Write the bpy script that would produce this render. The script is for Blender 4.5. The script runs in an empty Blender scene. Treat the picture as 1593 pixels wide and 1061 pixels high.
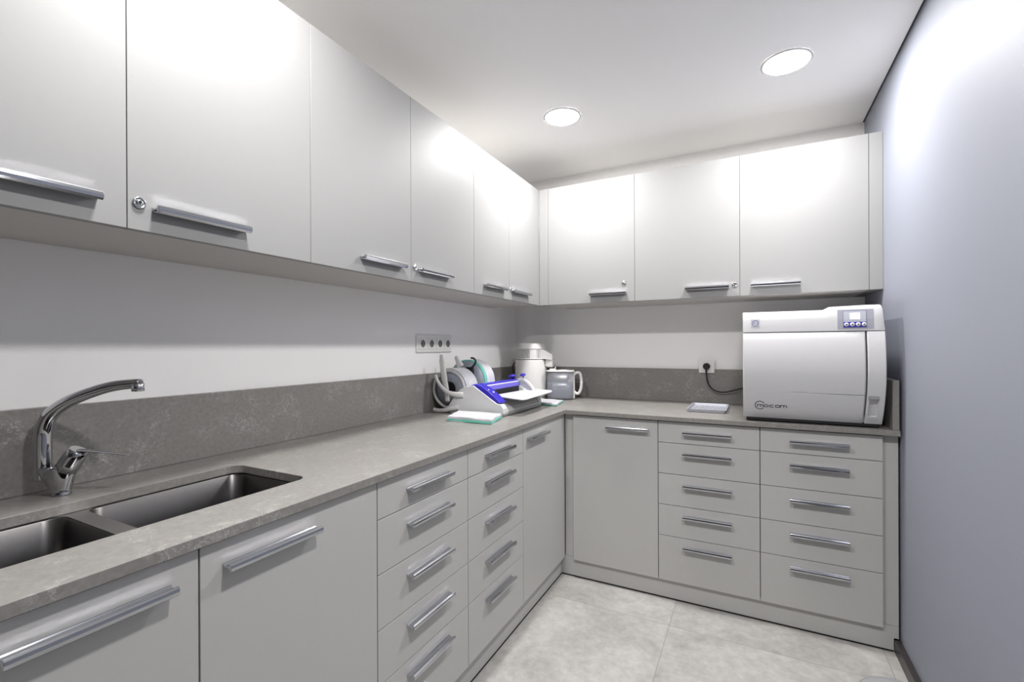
import bpy, bmesh, math, random
from mathutils import Vector, Matrix
random.seed(4)
S = bpy.context.scene
COL = S.collection
PI = math.pi

# ------------------------------------------------------------------ camera
F_PX, YAW, PITCH, ROLL, SHIFT = 719.16, 0.4776, -0.0006, -0.0041, 8.76
CAM = Vector((1.5226, -3.0048, 1.2412))
cam = bpy.data.cameras.new('camera')
co = bpy.data.objects.new('camera', cam)
COL.objects.link(co)
f0 = Vector((-math.sin(YAW), math.cos(YAW), 0)); r0 = Vector((math.cos(YAW), math.sin(YAW), 0)); u0 = Vector((0, 0, 1))
f2 = f0 * math.cos(PITCH) + u0 * math.sin(PITCH); u2 = u0 * math.cos(PITCH) - f0 * math.sin(PITCH)
r3 = r0 * math.cos(ROLL) + u2 * math.sin(ROLL); u3 = u2 * math.cos(ROLL) - r0 * math.sin(ROLL)
M = Matrix((r3, u3, -f2)).transposed().to_4x4()
M.translation = CAM
co.matrix_world = M
cam.sensor_fit = 'HORIZONTAL'; cam.sensor_width = 36.0
cam.lens = 36.0 * F_PX / 1593.0
cam.shift_y = SHIFT / 1593.0
cam.clip_start = 0.02
S.camera = co

# ------------------------------------------------------------------ light and exposure
S.view_settings.view_transform = 'Standard'
S.view_settings.look = 'None'
S.view_settings.gamma = 1.0
S.view_settings.use_curve_mapping = False
S.view_settings.exposure = 5.3
S.cycles.blur_glossy = 0.15
LAMP_STRENGTH = 8.0
LAMPS = [(0.67, -0.79), (1.655, -0.785), (0.67, -2.38), (1.655, -2.38)]
world = bpy.data.worlds.new('world'); S.world = world
world.use_nodes = True
world.node_tree.nodes['Background'].inputs[0].default_value = (0.8, 0.85, 0.9, 1)
world.node_tree.nodes['Background'].inputs[1].default_value = 0.005

# ------------------------------------------------------------------ materials
def mat(name, col, rough=0.5, metal=0.0, noise=0.0, nscale=40.0, bump=0.0, coat=0.0, trans=0.0, ior=1.45, spec=0.5, alpha=1.0):
    m = bpy.data.materials.new(name); m.use_nodes = True
    nt = m.node_tree; b = nt.nodes['Principled BSDF']
    c = (col[0], col[1], col[2], 1)
    b.inputs['Base Color'].default_value = c
    b.inputs['Roughness'].default_value = rough
    b.inputs['Metallic'].default_value = metal
    b.inputs['IOR'].default_value = ior
    b.inputs['Specular IOR Level'].default_value = spec
    b.inputs['Coat Weight'].default_value = coat
    b.inputs['Transmission Weight'].default_value = trans
    b.inputs['Alpha'].default_value = alpha
    tc = nt.nodes.new('ShaderNodeTexCoord')
    n = nt.nodes.new('ShaderNodeTexNoise'); n.inputs['Scale'].default_value = nscale; n.inputs['Detail'].default_value = 4
    nt.links.new(tc.outputs['Object'], n.inputs['Vector'])
    if noise > 0:
        r = nt.nodes.new('ShaderNodeMapRange')
        r.inputs['To Min'].default_value = 1 - noise; r.inputs['To Max'].default_value = 1 + noise
        nt.links.new(n.outputs['Fac'], r.inputs['Value'])
        x = nt.nodes.new('ShaderNodeVectorMath'); x.operation = 'SCALE'
        x.inputs[0].default_value = col[:3]
        nt.links.new(r.outputs['Result'], x.inputs['Scale'])
        nt.links.new(x.outputs['Vector'], b.inputs['Base Color'])
    if bump > 0:
        bp = nt.nodes.new('ShaderNodeBump'); bp.inputs['Strength'].default_value = bump; bp.inputs['Distance'].default_value = 0.002
        nt.links.new(n.outputs['Fac'], bp.inputs['Height'])
        nt.links.new(bp.outputs['Normal'], b.inputs['Normal'])
    return m

def emis(name, col, s):
    m = bpy.data.materials.new(name); m.use_nodes = True
    nt = m.node_tree; b = nt.nodes['Principled BSDF']
    b.inputs['Base Color'].default_value = (*col, 1)
    b.inputs['Emission Color'].default_value = (*col, 1)
    b.inputs['Emission Strength'].default_value = s
    return m

def quartz():
    m = bpy.data.materials.new('grey quartz stone'); m.use_nodes = True
    nt = m.node_tree; N = nt.nodes; L = nt.links; b = N['Principled BSDF']
    tc = N.new('ShaderNodeTexCoord')
    # wandering hair-thin veins: the zero line of a warped noise
    w = N.new('ShaderNodeTexNoise'); w.inputs['Scale'].default_value = 22; w.inputs['Detail'].default_value = 6; w.inputs['Roughness'].default_value = 0.65
    L.new(tc.outputs['Object'], w.inputs['Vector'])
    sub = N.new('ShaderNodeVectorMath'); sub.operation = 'SCALE'; sub.inputs['Scale'].default_value = 0.16
    L.new(w.outputs['Color'], sub.inputs[0])
    add = N.new('ShaderNodeVectorMath'); add.operation = 'ADD'
    L.new(tc.outputs['Object'], add.inputs[0]); L.new(sub.outputs['Vector'], add.inputs[1])
    v = N.new('ShaderNodeTexNoise'); v.inputs['Scale'].default_value = 26; v.inputs['Detail'].default_value = 3; v.inputs['Roughness'].default_value = 0.55
    L.new(add.outputs['Vector'], v.inputs['Vector'])
    s = N.new('ShaderNodeMath'); s.operation = 'SUBTRACT'; s.inputs[1].default_value = 0.5; L.new(v.outputs['Fac'], s.inputs[0])
    a = N.new('ShaderNodeMath'); a.operation = 'ABSOLUTE'; L.new(s.outputs[0], a.inputs[0])
    mr = N.new('ShaderNodeMapRange'); mr.inputs['From Min'].default_value = 0.0; mr.inputs['From Max'].default_value = 0.019
    mr.inputs['To Min'].default_value = 1.0; mr.inputs['To Max'].default_value = 0.0
    L.new(a.outputs[0], mr.inputs['Value'])
    # patches where the veins gather
    p = N.new('ShaderNodeTexNoise'); p.inputs['Scale'].default_value = 10; p.inputs['Detail'].default_value = 3
    L.new(tc.outputs['Object'], p.inputs['Vector'])
    pr = N.new('ShaderNodeMapRange'); pr.inputs['From Min'].default_value = 0.50; pr.inputs['From Max'].default_value = 0.62
    L.new(p.outputs['Fac'], pr.inputs['Value'])
    mu = N.new('ShaderNodeMath'); mu.operation = 'MULTIPLY'; L.new(mr.outputs['Result'], mu.inputs[0]); L.new(pr.outputs['Result'], mu.inputs[1])
    # fine speckle
    g = N.new('ShaderNodeTexNoise'); g.inputs['Scale'].default_value = 95; g.inputs['Detail'].default_value = 5
    L.new(tc.outputs['Object'], g.inputs['Vector'])
    cr = N.new('ShaderNodeValToRGB')
    cr.color_ramp.elements[0].position = 0.3; cr.color_ramp.elements[0].color = (*QUARTZ_D, 1)
    cr.color_ramp.elements[1].position = 0.72; cr.color_ramp.elements[1].color = (*QUARTZ_L, 1)
    L.new(g.outputs['Fac'], cr.inputs['Fac'])
    mx = N.new('ShaderNodeMix'); mx.data_type = 'RGBA'; mx.inputs['B'].default_value = (0.66, 0.65, 0.63, 1)
    m2 = N.new('ShaderNodeMath'); m2.operation = 'MULTIPLY'; m2.inputs[1].default_value = 0.7; L.new(mu.outputs[0], m2.inputs[0])
    L.new(m2.outputs[0], mx.inputs['Factor']); L.new(cr.outputs['Color'], mx.inputs['A'])
    L.new(mx.outputs['Result'], b.inputs['Base Color'])
    b.inputs['Roughness'].default_value = 0.32
    return m
QUARTZ_D = (0.215, 0.205, 0.192); QUARTZ_L = (0.272, 0.26, 0.245)

def tiles():
    m = bpy.data.materials.new('concrete look floor tile'); m.use_nodes = True
    nt = m.node_tree; N = nt.nodes; L = nt.links; b = N['Principled BSDF']
    tc = N.new('ShaderNodeTexCoord')
    sx = N.new('ShaderNodeSeparateXYZ'); L.new(tc.outputs['Object'], sx.inputs[0])
    def seam(out, off):
        a = N.new('ShaderNodeMath'); a.operation = 'ADD'; a.inputs[1].default_value = off; L.new(out, a.inputs[0])
        d = N.new('ShaderNodeMath'); d.operation = 'PINGPONG'; d.inputs[1].default_value = 0.4; L.new(a.outputs[0], d.inputs[0])
        c = N.new('ShaderNodeMath'); c.operation = 'LESS_THAN'; c.inputs[1].default_value = 0.0012; L.new(d.outputs[0], c.inputs[0])
        return c.outputs[0]
    s1 = seam(sx.outputs['X'], -1.195 + 8.0); s2 = seam(sx.outputs['Y'], 0.866 + 8.0)
    mxs = N.new('ShaderNodeMath'); mxs.operation = 'MAXIMUM'; L.new(s1, mxs.inputs[0]); L.new(s2, mxs.inputs[1])
    # cell id shifts the cloud pattern from tile to tile
    def cell(out, off):
        a = N.new('ShaderNodeMath'); a.operation = 'ADD'; a.inputs[1].default_value = off; L.new(out, a.inputs[0])
        d = N.new('ShaderNodeMath'); d.operation = 'DIVIDE'; d.inputs[1].default_value = 0.8; L.new(a.outputs[0], d.inputs[0])
        e = N.new('ShaderNodeMath'); e.operation = 'FLOOR'; L.new(d.outputs[0], e.inputs[0]); return e.outputs[0]
    cb = N.new('ShaderNodeCombineXYZ'); L.new(cell(sx.outputs['X'], 6.805), cb.inputs[0]); L.new(cell(sx.outputs['Y'], 8.866), cb.inputs[1])
    sc = N.new('ShaderNodeVectorMath'); sc.operation = 'SCALE'; sc.inputs['Scale'].default_value = 7.3; L.new(cb.outputs[0], sc.inputs[0])
    ad = N.new('ShaderNodeVectorMath'); ad.operation = 'ADD'; L.new(tc.outputs['Object'], ad.inputs[0]); L.new(sc.outputs['Vector'], ad.inputs[1])
    n1 = N.new('ShaderNodeTexNoise'); n1.inputs['Scale'].default_value = 3.2; n1.inputs['Detail'].default_value = 8; n1.inputs['Roughness'].default_value = 0.62; n1.inputs['Distortion'].default_value = 0.7
    L.new(ad.outputs['Vector'], n1.inputs['Vector'])
    n2 = N.new('ShaderNodeTexNoise'); n2.inputs['Scale'].default_value = 26; n2.inputs['Detail'].default_value = 7; n2.inputs['Roughness'].default_value = 0.7
    L.new(ad.outputs['Vector'], n2.inputs['Vector'])
    mm = N.new('ShaderNodeMath'); mm.operation = 'MULTIPLY_ADD'; mm.inputs[1].default_value = 0.45
    L.new(n2.outputs['Fac'], mm.inputs[0]); 
    m65 = N.new('ShaderNodeMath'); m65.operation = 'MULTIPLY'; m65.inputs[1].default_value = 0.55; L.new(n1.outputs['Fac'], m65.inputs[0]); L.new(m65.outputs[0], mm.inputs[2])
    cr = N.new('ShaderNodeValToRGB')
    e = cr.color_ramp.elements
    e[0].position = 0.34; e[0].color = (0.26, 0.25, 0.235, 1)
    e[1].position = 0.66; e[1].color = (0.49, 0.48, 0.46, 1)
    k = e.new(0.5); k.color = (0.37, 0.36, 0.342, 1)
    L.new(mm.outputs[0], cr.inputs['Fac'])
    mx = N.new('ShaderNodeMix'); mx.data_type = 'RGBA'; mx.inputs['B'].default_value = (0.22, 0.21, 0.2, 1)
    L.new(mxs.outputs[0], mx.inputs['Factor']); L.new(cr.outputs['Color'], mx.inputs['A'])
    L.new(mx.outputs['Result'], b.inputs['Base Color'])
    b.inputs['Roughness'].default_value = 0.42
    bp = N.new('ShaderNodeBump'); bp.inputs['Strength'].default_value = 0.15; bp.inputs['Distance'].default_value = 0.002
    L.new(n2.outputs['Fac'], bp.inputs['Height']); L.new(bp.outputs['Normal'], b.inputs['Normal'])
    return m

def brushed(name, col, rough):
    m = bpy.data.materials.new(name); m.use_nodes = True
    nt = m.node_tree; b = nt.nodes['Principled BSDF']
    b.inputs['Base Color'].default_value = (*col, 1); b.inputs['Metallic'].default_value = 1
    tc = nt.nodes.new('ShaderNodeTexCoord'); mp = nt.nodes.new('ShaderNodeMapping')
    mp.inputs['Scale'].default_value = (110, 110, 5)
    n = nt.nodes.new('ShaderNodeTexNoise'); n.inputs['Scale'].default_value = 4; n.inputs['Detail'].default_value = 4
    r = nt.nodes.new('ShaderNodeMapRange'); r.inputs['To Min'].default_value = rough - 0.07; r.inputs['To Max'].default_value = rough + 0.1
    nt.links.new(tc.outputs['Object'], mp.inputs['Vector']); nt.links.new(mp.outputs['Vector'], n.inputs['Vector'])
    nt.links.new(n.outputs['Fac'], r.inputs['Value']); nt.links.new(r.outputs['Result'], b.inputs['Roughness'])
    return m

MT = dict(
    wall=mat('white wall paint', (0.90, 0.89, 0.88), 0.75, noise=0.02, nscale=3, bump=0.03),
    ceil=mat('white ceiling paint', (0.93, 0.925, 0.92), 0.8, noise=0.015, nscale=2, bump=0.02),
    blue=mat('blue grey wall paint', (0.245, 0.258, 0.305), 0.6, noise=0.03, nscale=300, bump=0.08),
    upper=mat('white cabinet laminate', (0.272, 0.2705, 0.2695), 0.5, noise=0.01, nscale=60, bump=0.01),
    base=mat('light grey cabinet laminate', (0.50, 0.495, 0.48), 0.4, noise=0.015, nscale=60, bump=0.01),
    carc=mat('grey cabinet carcass', (0.15, 0.148, 0.142), 0.6, noise=0.02, nscale=30),
    under=mat('grey beige underside board', (0.52, 0.50, 0.475), 0.45, noise=0.02, nscale=30),
    quartz=quartz(), tile=tiles(),
    chrome=mat('polished chrome', (0.52, 0.525, 0.545), 0.035, 1.0),
    chrome2=mat('satin chrome handle', (0.52, 0.53, 0.565), 0.10, 1.0),
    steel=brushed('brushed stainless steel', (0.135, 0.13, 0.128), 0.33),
    dark=mat('black rubber', (0.012, 0.012, 0.013), 0.5, noise=0.1, nscale=50),
    gap=mat('dark gap seal', (0.01, 0.01, 0.01), 0.8),
    bb=mat('dark brown baseboard', (0.035, 0.03, 0.03), 0.35, noise=0.1, nscale=20),
    plast=mat('white appliance plastic', (0.60, 0.595, 0.605), 0.36, noise=0.01, nscale=80),
    plast2=mat('warm white plastic', (0.66, 0.65, 0.635), 0.4, noise=0.01, nscale=80),
    grey=mat('light grey plastic', (0.50, 0.50, 0.49), 0.45, noise=0.02, nscale=60),
    lgrey=mat('pale grey plastic', (0.64, 0.63, 0.62), 0.45, noise=0.02, nscale=60),
    dgrey=mat('mid grey plastic', (0.30, 0.30, 0.30), 0.5, noise=0.02, nscale=60),
    pgrey=mat('control panel grey', (0.34, 0.345, 0.40), 0.4, noise=0.01, nscale=60),
    bluep=mat('blue plastic', (0.035, 0.025, 0.40), 0.3, noise=0.02, nscale=60),
    bluel=mat('light blue plastic', (0.13, 0.11, 0.5), 0.3, noise=0.02, nscale=60),
    sock=mat('socket plastic', (0.78, 0.77, 0.75), 0.4, noise=0.01, nscale=60),
    sockd=mat('socket well grey', (0.16, 0.155, 0.15), 0.5, noise=0.05, nscale=60),
    paper=mat('white paper', (0.52, 0.52, 0.55), 0.7, noise=0.08, nscale=25, bump=0.2),
    green=mat('green transparent film', (0.15, 0.52, 0.42), 0.35, noise=0.08, nscale=25),
    film=mat('grey film roll side', (0.30, 0.32, 0.37), 0.35, noise=0.15, nscale=30),
    filml=mat('translucent grey roll flange', (0.36, 0.36, 0.37), 0.25, noise=0.1, nscale=10, alpha=0.8),
    ink=mat('dark grey print', (0.05, 0.05, 0.06), 0.5),
    inkb=mat('blue grey print', (0.15, 0.16, 0.24), 0.5),
    water=mat('bluish water', (0.15, 0.17, 0.21), 0.2, alpha=0.85),
    clear=mat('clear plastic jug wall', (0.45, 0.46, 0.52), 0.2, alpha=0.28),
    tray=mat('pale satin steel', (0.40, 0.405, 0.45), 0.45, metal=0.35, noise=0.1, nscale=120),
    lcd=emis('lit display', (0.95, 0.97, 1.0), 0.035),
    lcdf=mat('display frame pale', (0.46, 0.47, 0.54), 0.3),
    lamp=emis('lamp diffuser', (1.0, 0.985, 0.97), LAMP_STRENGTH),
    rear=mat('darkened rear wall', (0.10, 0.098, 0.095), 0.6, noise=0.03, nscale=10),
    steel_lit=brushed('lightened steel rim', (0.42, 0.41, 0.40), 0.35),  # bowl steel lightened; the rim's brightness is put into the colour
    doord=mat('added dark door', (0.03, 0.028, 0.028), 0.4, noise=0.1, nscale=20),
    binm=mat('grey bin plastic', (0.25, 0.25, 0.26), 0.3),
)

# ------------------------------------------------------------------ mesh helpers
class MB:
    def __init__(s): s.v = []; s.f = []; s.sm = []
    def add(s, vs, fs, M=None, smooth=False):
        o = len(s.v)
        for p in vs:
            p = Vector(p); s.v.append(M @ p if M else p)
        for f in fs: s.f.append([i + o for i in f]); s.sm.append(smooth)
    def box(s, x0, x1, y0, y1, z0, z1, M=None):
        s.add([(x, y, z) for x in (x0, x1) for y in (y0, y1) for z in (z0, z1)],
              [(0, 1, 3, 2), (4, 6, 7, 5), (0, 4, 5, 1), (2, 3, 7, 6), (0, 2, 6, 4), (1, 5, 7, 3)], M)
    def loft(s, loops, M=None, cap0=True, cap1=True, closed=True, smooth=True):
        n = len(loops[0]); vs = [p for l in loops for p in l]; fs = []
        for i in range(len(loops) - 1):
            for j in range(n if closed else n - 1):
                k = (j + 1) % n
                fs.append((i * n + j, i * n + k, (i + 1) * n + k, (i + 1) * n + j))
        s.add(vs, fs, M, smooth)
        o = len(s.v) - len(vs)
        if cap0: s.f.append([o + i for i in range(n)][::-1]); s.sm.append(False)
        if cap1: s.f.append([o + (len(loops) - 1) * n + i for i in range(n)]); s.sm.append(False)
    def prism(s, pts, axis, a, b, M=None):
        def P(p, t):
            return {'x': (t, p[0], p[1]), 'y': (p[0], t, p[1]), 'z': (p[0], p[1], t)}[axis]
        s.loft([[P(p, a) for p in pts], [P(p, b) for p in pts]], M, smooth=False)
    def lathe(s, prof, c=(0, 0, 0), n=40, M=None, cap0=True, cap1=True, ax='z'):
        loops = []
        for r, h in prof:
            l = []
            for i in range(n):
                t = 2 * PI * i / n
                a, b = r * math.cos(t), r * math.sin(t)
                p = {'z': (a, b, h), 'y': (a, h, b), 'x': (h, a, b)}[ax]
                l.append((p[0] + c[0], p[1] + c[1], p[2] + c[2]))
            loops.append(l)
        s.loft(loops, M, cap0, cap1)
    def tube(s, pts, rad, n=14, M=None, flat=1.0, up=None):
        pts = [Vector(p) for p in pts]
        if not isinstance(rad, (list, tuple)): rad = [rad] * len(pts)
        loops = []; prev = up or Vector((0, 0, 1))
        t0 = (pts[1] - pts[0]).normalized()
        if abs(prev.dot(t0)) > 0.95: prev = Vector((0, 1, 0))
        for i, p in enumerate(pts):
            t = (pts[min(i + 1, len(pts) - 1)] - pts[max(i - 1, 0)]).normalized()
            a = prev - t * prev.dot(t); a.normalize(); b = t.cross(a); prev = a
            loops.append([p + (a * math.cos(q) * flat + b * math.sin(q)) * rad[i] for q in (2 * PI * j / n for j in range(n))])
        s.loft(loops, M)
    def build(s, name, m, parent=None, loc=None, bevel=0.0, seg=2, weld=False):
        me = bpy.data.meshes.new(name)
        me.from_pydata([tuple(p) for p in s.v], [], s.f)
        me.polygons.foreach_set('use_smooth', s.sm)
        me.materials.append(MT[m] if isinstance(m, str) else m)
        bm = bmesh.new(); bm.from_mesh(me)
        if weld: bmesh.ops.remove_doubles(bm, verts=bm.verts, dist=1e-5)
        bmesh.ops.recalc_face_normals(bm, faces=bm.faces)
        bm.to_mesh(me); bm.free()
        o = bpy.data.objects.new(name, me); COL.objects.link(o)
        if parent: o.parent = parent
        if loc: o.location = loc
        if bevel:
            b = o.modifiers.new('bevel', 'BEVEL'); b.width = bevel; b.segments = seg; b.limit_method = 'ANGLE'; b.angle_limit = math.radians(40)
            b.harden_normals = False
        return o

def rrect(x0, x1, y0, y1, r, z, n=6):
    pts = []
    for cx, cy, a in ((x1 - r, y1 - r, 0), (x0 + r, y1 - r, 90), (x0 + r, y0 + r, 180), (x1 - r, y0 + r, 270)):
        for i in range(n + 1):
            t = math.radians(a + 90 * i / n); pts.append((cx + r * math.cos(t), cy + r * math.sin(t), z))
    return pts

def smooth_path(pts, k=8):
    pts = [Vector(p) for p in pts]; out = []
    P = [pts[0]] + pts + [pts[-1]]
    for i in range(1, len(P) - 2):
        for j in range(k):
            t = j / k; a, b, c, d = P[i - 1], P[i], P[i + 1], P[i + 2]
            out.append(0.5 * ((2 * b) + (c - a) * t + (2 * a - 5 * b + 4 * c - d) * t * t + (3 * b - a - 3 * c + d) * t ** 3))
    out.append(pts[-1]); return out

def thing(name, label, cat, loc=(0, 0, 0), rz=0.0, group=None):
    o = bpy.data.objects.new(name, None); COL.objects.link(o); o.empty_display_size = 0.05
    o.location = loc; o.rotation_euler = (0, 0, rz); tag(o, label, cat, group); return o
def tag(o, label, cat, group=None):
    o['label'] = label; o['category'] = cat
    if group: o['group'] = group
    return o
def struct(o): o['kind'] = 'structure'; return o

# ------------------------------------------------------------------ room shell
W = 2.0535; ZC = 2.41; YB = -5.2
XU, YU, XF, YF = 0.357, -0.3806, 0.6204, -0.6566
YP, XP = -0.6394, 0.5994
b = MB(); b.box(-0.15, W + 0.15, YB - 0.15, 0.15, -0.1, 0); struct(b.build('floor', 'tile'))
b = MB()
holes = LAMPS
b.box(-0.15, W - 0.008, YB - 0.15, 0.15, ZC, ZC + 0.02); struct(b.build('ceiling', 'ceil'))
b = MB(); b.box(-0.15, W + 0.15, YB - 0.15, 0.15, ZC + 0.03, ZC + 0.08); struct(b.build('gap_shade', 'gap'))  # black sheet above the ceiling; its colour stands in for the gap's shade
b = MB(); b.box(-0.15, 0, YB - 0.15, 0.15, 0, ZC); struct(b.build('wall_left', 'wall'))
b = MB(); b.box(0, W, 0, 0.15, 0, ZC); struct(b.build('wall_back', 'wall'))
b = MB(); b.box(W, W + 0.15, YB - 0.15, 0.15, 0, ZC + 0.03); struct(b.build('wall_right', 'blue'))
b = MB(); b.box(0, W, YB - 0.15, YB, 0, ZC); struct(b.build('wall_front', 'rear'))  # unseen rear wall, made dark for chrome reflections and less bounce
b = MB(); b.box(0.85, 1.75, YB + 0.001, YB + 0.03, 0, 2.1); struct(b.build('added_door', 'doord', bevel=0.003))  # unseen door, added as a dark shape for the chrome to reflect
b = MB(); b.box(W - 0.022, W, YB, YP - 0.003, 0, 0.052); struct(b.build('baseboard_right', 'bb', bevel=0.002))

# ------------------------------------------------------------------ ceiling lamps
def downlight(x, y, label):
    t = thing('ceiling_light', label, 'ceiling light', (x, y, ZC), 0, 'round recessed ceiling lights')
    m = MB(); m.lathe([(0.083, -0.0005), (0.084, -0.004), (0.092, -0.003), (0.095, -0.0003)], cap0=False, cap1=False); m.build('trim_ring', 'plast', t)
    m = MB(); m.lathe([(0.001, -0.0025), (0.083, -0.0025)], cap0=True, cap1=False); o = m.build('diffuser', 'lamp', t)
LL = ['round lit ceiling light above the inside corner of the wall cabinets, left one in view',
      'round lit ceiling light above the white sterilizer, near the blue wall',
      'round lit ceiling light above the sink run', 'round lit ceiling light over the floor in mid room beside the blue wall',
      'round lit ceiling light at the rear of the room, left side', 'round lit ceiling light at the rear of the room, by the blue wall']
for (x, y), l in zip(LAMPS, LL): downlight(x, y, l)

# ------------------------------------------------------------------ handles, locks
HL = 0.212
hprof = [(0.0, -0.0045), (0.0015, -0.0045), (0.0035, -0.0028), (0.010, -0.0020), (0.0195, -0.0022), (0.0210, -0.0085), (0.0235, -0.0095),
         (0.0280, -0.0060), (0.0292, 0.0), (0.0282, 0.0050), (0.0245, 0.0080), (0.0220, 0.0074), (0.0200, 0.0022), (0.010, 0.0010), (0.0035, 0.0020), (0.0015, 0.0045), (0.0, 0.0045)]
_h = MB(); _h.prism([(-a, c) for a, c in hprof], 'x', -HL / 2, HL / 2)
_ho = _h.build('handle', 'chrome2', bevel=0.0008, seg=1); H_MESH = _ho.data; bpy.data.objects.remove(_ho)
def handle(parent, x, y, z):
    o = bpy.data.objects.new('handle', H_MESH); COL.objects.link(o); o.parent = parent; o.location = (x, y, z)
    m = o.modifiers.new('bevel', 'BEVEL'); m.width = 0.0007; m.segments = 2; m.limit_method = 'ANGLE'; m.angle_limit = math.radians(50)
    return o
def lock(parent, x, y, z):
    m = MB()
    m.lathe([(0.0125, 0.0), (0.0125, -0.003), (0.0115, -0.0045), (0.009, -0.005), (0.0088, -0.0035), (0.0065, -0.0035), (0.006, -0.006), (0.0022, -0.0062), (0.002, -0.003)], ax='y', n=28)
    o = m.build('lock', 'chrome', parent, (x, y, z))
    k = MB(); k.box(-0.0012, 0.0012, -0.0066, -0.005, -0.0032, 0.0032); k.build('keyhole', 'gap', o)
    return o

# ------------------------------------------------------------------ cabinets: local x along the run, front faces -y
ZUB, ZUT = 1.4937, 2.2067
def wall_cabinet(loc, rz, x0, x1, yf, doors, label, extra=None):
    """doors: (xa, xb, handle centre, lock x or None, lock z)"""
    t = thing('wall_cabinet', label, 'wall cabinet', loc, rz, 'white wall cabinets')
    b = MB(); b.box(x0 + 0.0004, x1 - 0.0004, yf + 0.0205, -0.002, 0.0006, ZUT - ZUB - 0.001); b.build('body', 'under', t)
    for xa, xb, hx, lx, lz in doors:
        d = MB(); d.box(xa + 0.0008, xb - 0.0008, yf, yf + 0.019, 0, ZUT - ZUB); do = d.build('door', 'upper', t, bevel=0.0007, seg=1)
        handle(do, hx, yf, 0.0505)
        if lx is not None: lock(do, lx, yf, lz - ZUB)
    return t
Y0 = -2.97
# left run (rotated +90 deg: local x = world y - origin y)
def wl(y0, y1, doors, label):
    wall_cabinet((0, y0, ZUB), PI / 2, 0, y1 - y0, -XU, [(a - y0, c - y0, h - y0, (l - y0) if l is not None else None, z) for a, c, h, l, z in doors], label)
h = HL / 2
wl(-3.885, -2.971, [(-3.885, -3.428, -3.48 - h, None, 0), (-3.428, -2.971, -3.377 + h, -3.405, 1.553)], 'white two-door wall cabinet farthest from the room corner, above the end of the sink')
wl(-2.971, -2.055, [(-2.971, -2.5126, -2.562 - h, None, 0), (-2.5126, -2.055, -2.467 + h, -2.4913, 1.552)], 'white two-door wall cabinet above the tap and sink')
wl(-2.055, -1.140, [(-2.055, -1.5971, -1.648 - h, None, 0), (-1.5971, -1.140, -1.5565 + h, -1.574, 1.552)], 'white two-door wall cabinet between the one above the tap and the corner one')
wl(-1.140, YU, [(-1.140, -0.7816, -0.842 - h, None, 0), (-0.7816, YU + 0.0, -0.757 + h, -0.766, 1.552)], 'white two-door wall cabinet in the room corner above the four-gang socket')
# back run
def wbk(x0, x1, doors, label):
    wall_cabinet((0, 0, ZUB), 0, x0, x1, YU, doors, label)
wbk(0.4163, 0.9420, [(0.4163, 0.9420, 0.684 + h, 0.8812, 1.5957)], 'white single-door wall cabinet on the back wall above the water jug, lock above its handle')
wbk(0.9420, 2.0018, [(0.9420, 1.4721, 1.4225 - h, 1.4471, 1.5517), (1.4721, 2.0018, 1.522 + h, None, 0)], 'white two-door wall cabinet on the back wall above the sterilizer')
m = MB(); m.box(XU + 0.0008, 0.4163 - 0.0008, YU + 0.0003, YU + 0.05, ZUB, ZUT)
tag(m.build('filler_panel', 'upper', bevel=0.0007, seg=1), 'narrow white filler strip in the inside corner between the wall cabinets', 'filler panel')
m = MB(); m.box(2.0018 + 0.0012, 2.0528, YU + 0.0003, YU + 0.05, ZUB, ZUT)
m.box(2.0018 + 0.0012, 2.0528, YU + 0.05, -0.002, ZUB, ZUB + 0.004)
tag(m.build('filler_panel', 'upper', bevel=0.0007, seg=1), 'narrow white filler strip between the last wall cabinet and the blue wall', 'filler panel')

ZT, ZS = 0.90, 0.878
CUTS = [0.873, 0.7690, 0.6180, 0.4665, 0.3150, 0.0955]
HZ = [0.8225, 0.7195, 0.5685, 0.420, 0.2735]
def base_cab(name, cat, loc, rz, x0, x1, yf, label, doors=None, drawers=False, group=None, ztop=0.874, zb=0.105, back=-0.005):
    t = thing(name, label, cat, loc, rz, group)
    b = MB(); b.box(x0 + 0.0004, x1 - 0.0004, yf + 0.0205, back, zb, 0.860); b.box(x0 + 0.0004, x1 - 0.0004, yf + 0.08, back, 0.860, 0.8775); b.build('body', 'carc', t)
    if drawers:
        for i in range(5):
            d = MB(); d.box(x0 + 0.0015, x1 - 0.0015, yf, yf + 0.019, CUTS[i + 1] + 0.0013, CUTS[i] - 0.0013); do = d.build('drawer', 'base', t, bevel=0.0007, seg=1)
            handle(do, (x0 + x1) / 2, yf, HZ[i])
    else:
        for xa, xb, hx in doors:
            d = MB(); d.box(xa + 0.0015, xb - 0.0015, yf, yf + 0.019, CUTS[5] + 0.0013, CUTS[0] - 0.0013); do = d.build('door', 'base', t, bevel=0.0007, seg=1)
            handle(do, hx, yf, HZ[0])
    return t
GB = 'grey base units under the worktop'
def bl(y0, y1, name, cat, label, doors=None, drawers=False, **k):
    base_cab(name, cat, (0, y0, 0), PI / 2, 0, y1 - y0, -XF, label, [(a - y0, c - y0, hh - y0) for a, c, hh in doors] if doors else None, drawers, GB, **k)
bl(-3.885, -2.975, 'base_cabinet', 'base cabinet', 'grey two-door base cabinet beyond the left end of the sink', [(-3.885, -3.43, -3.48 - h), (-3.43, -2.975, -3.377 + h)])
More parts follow.
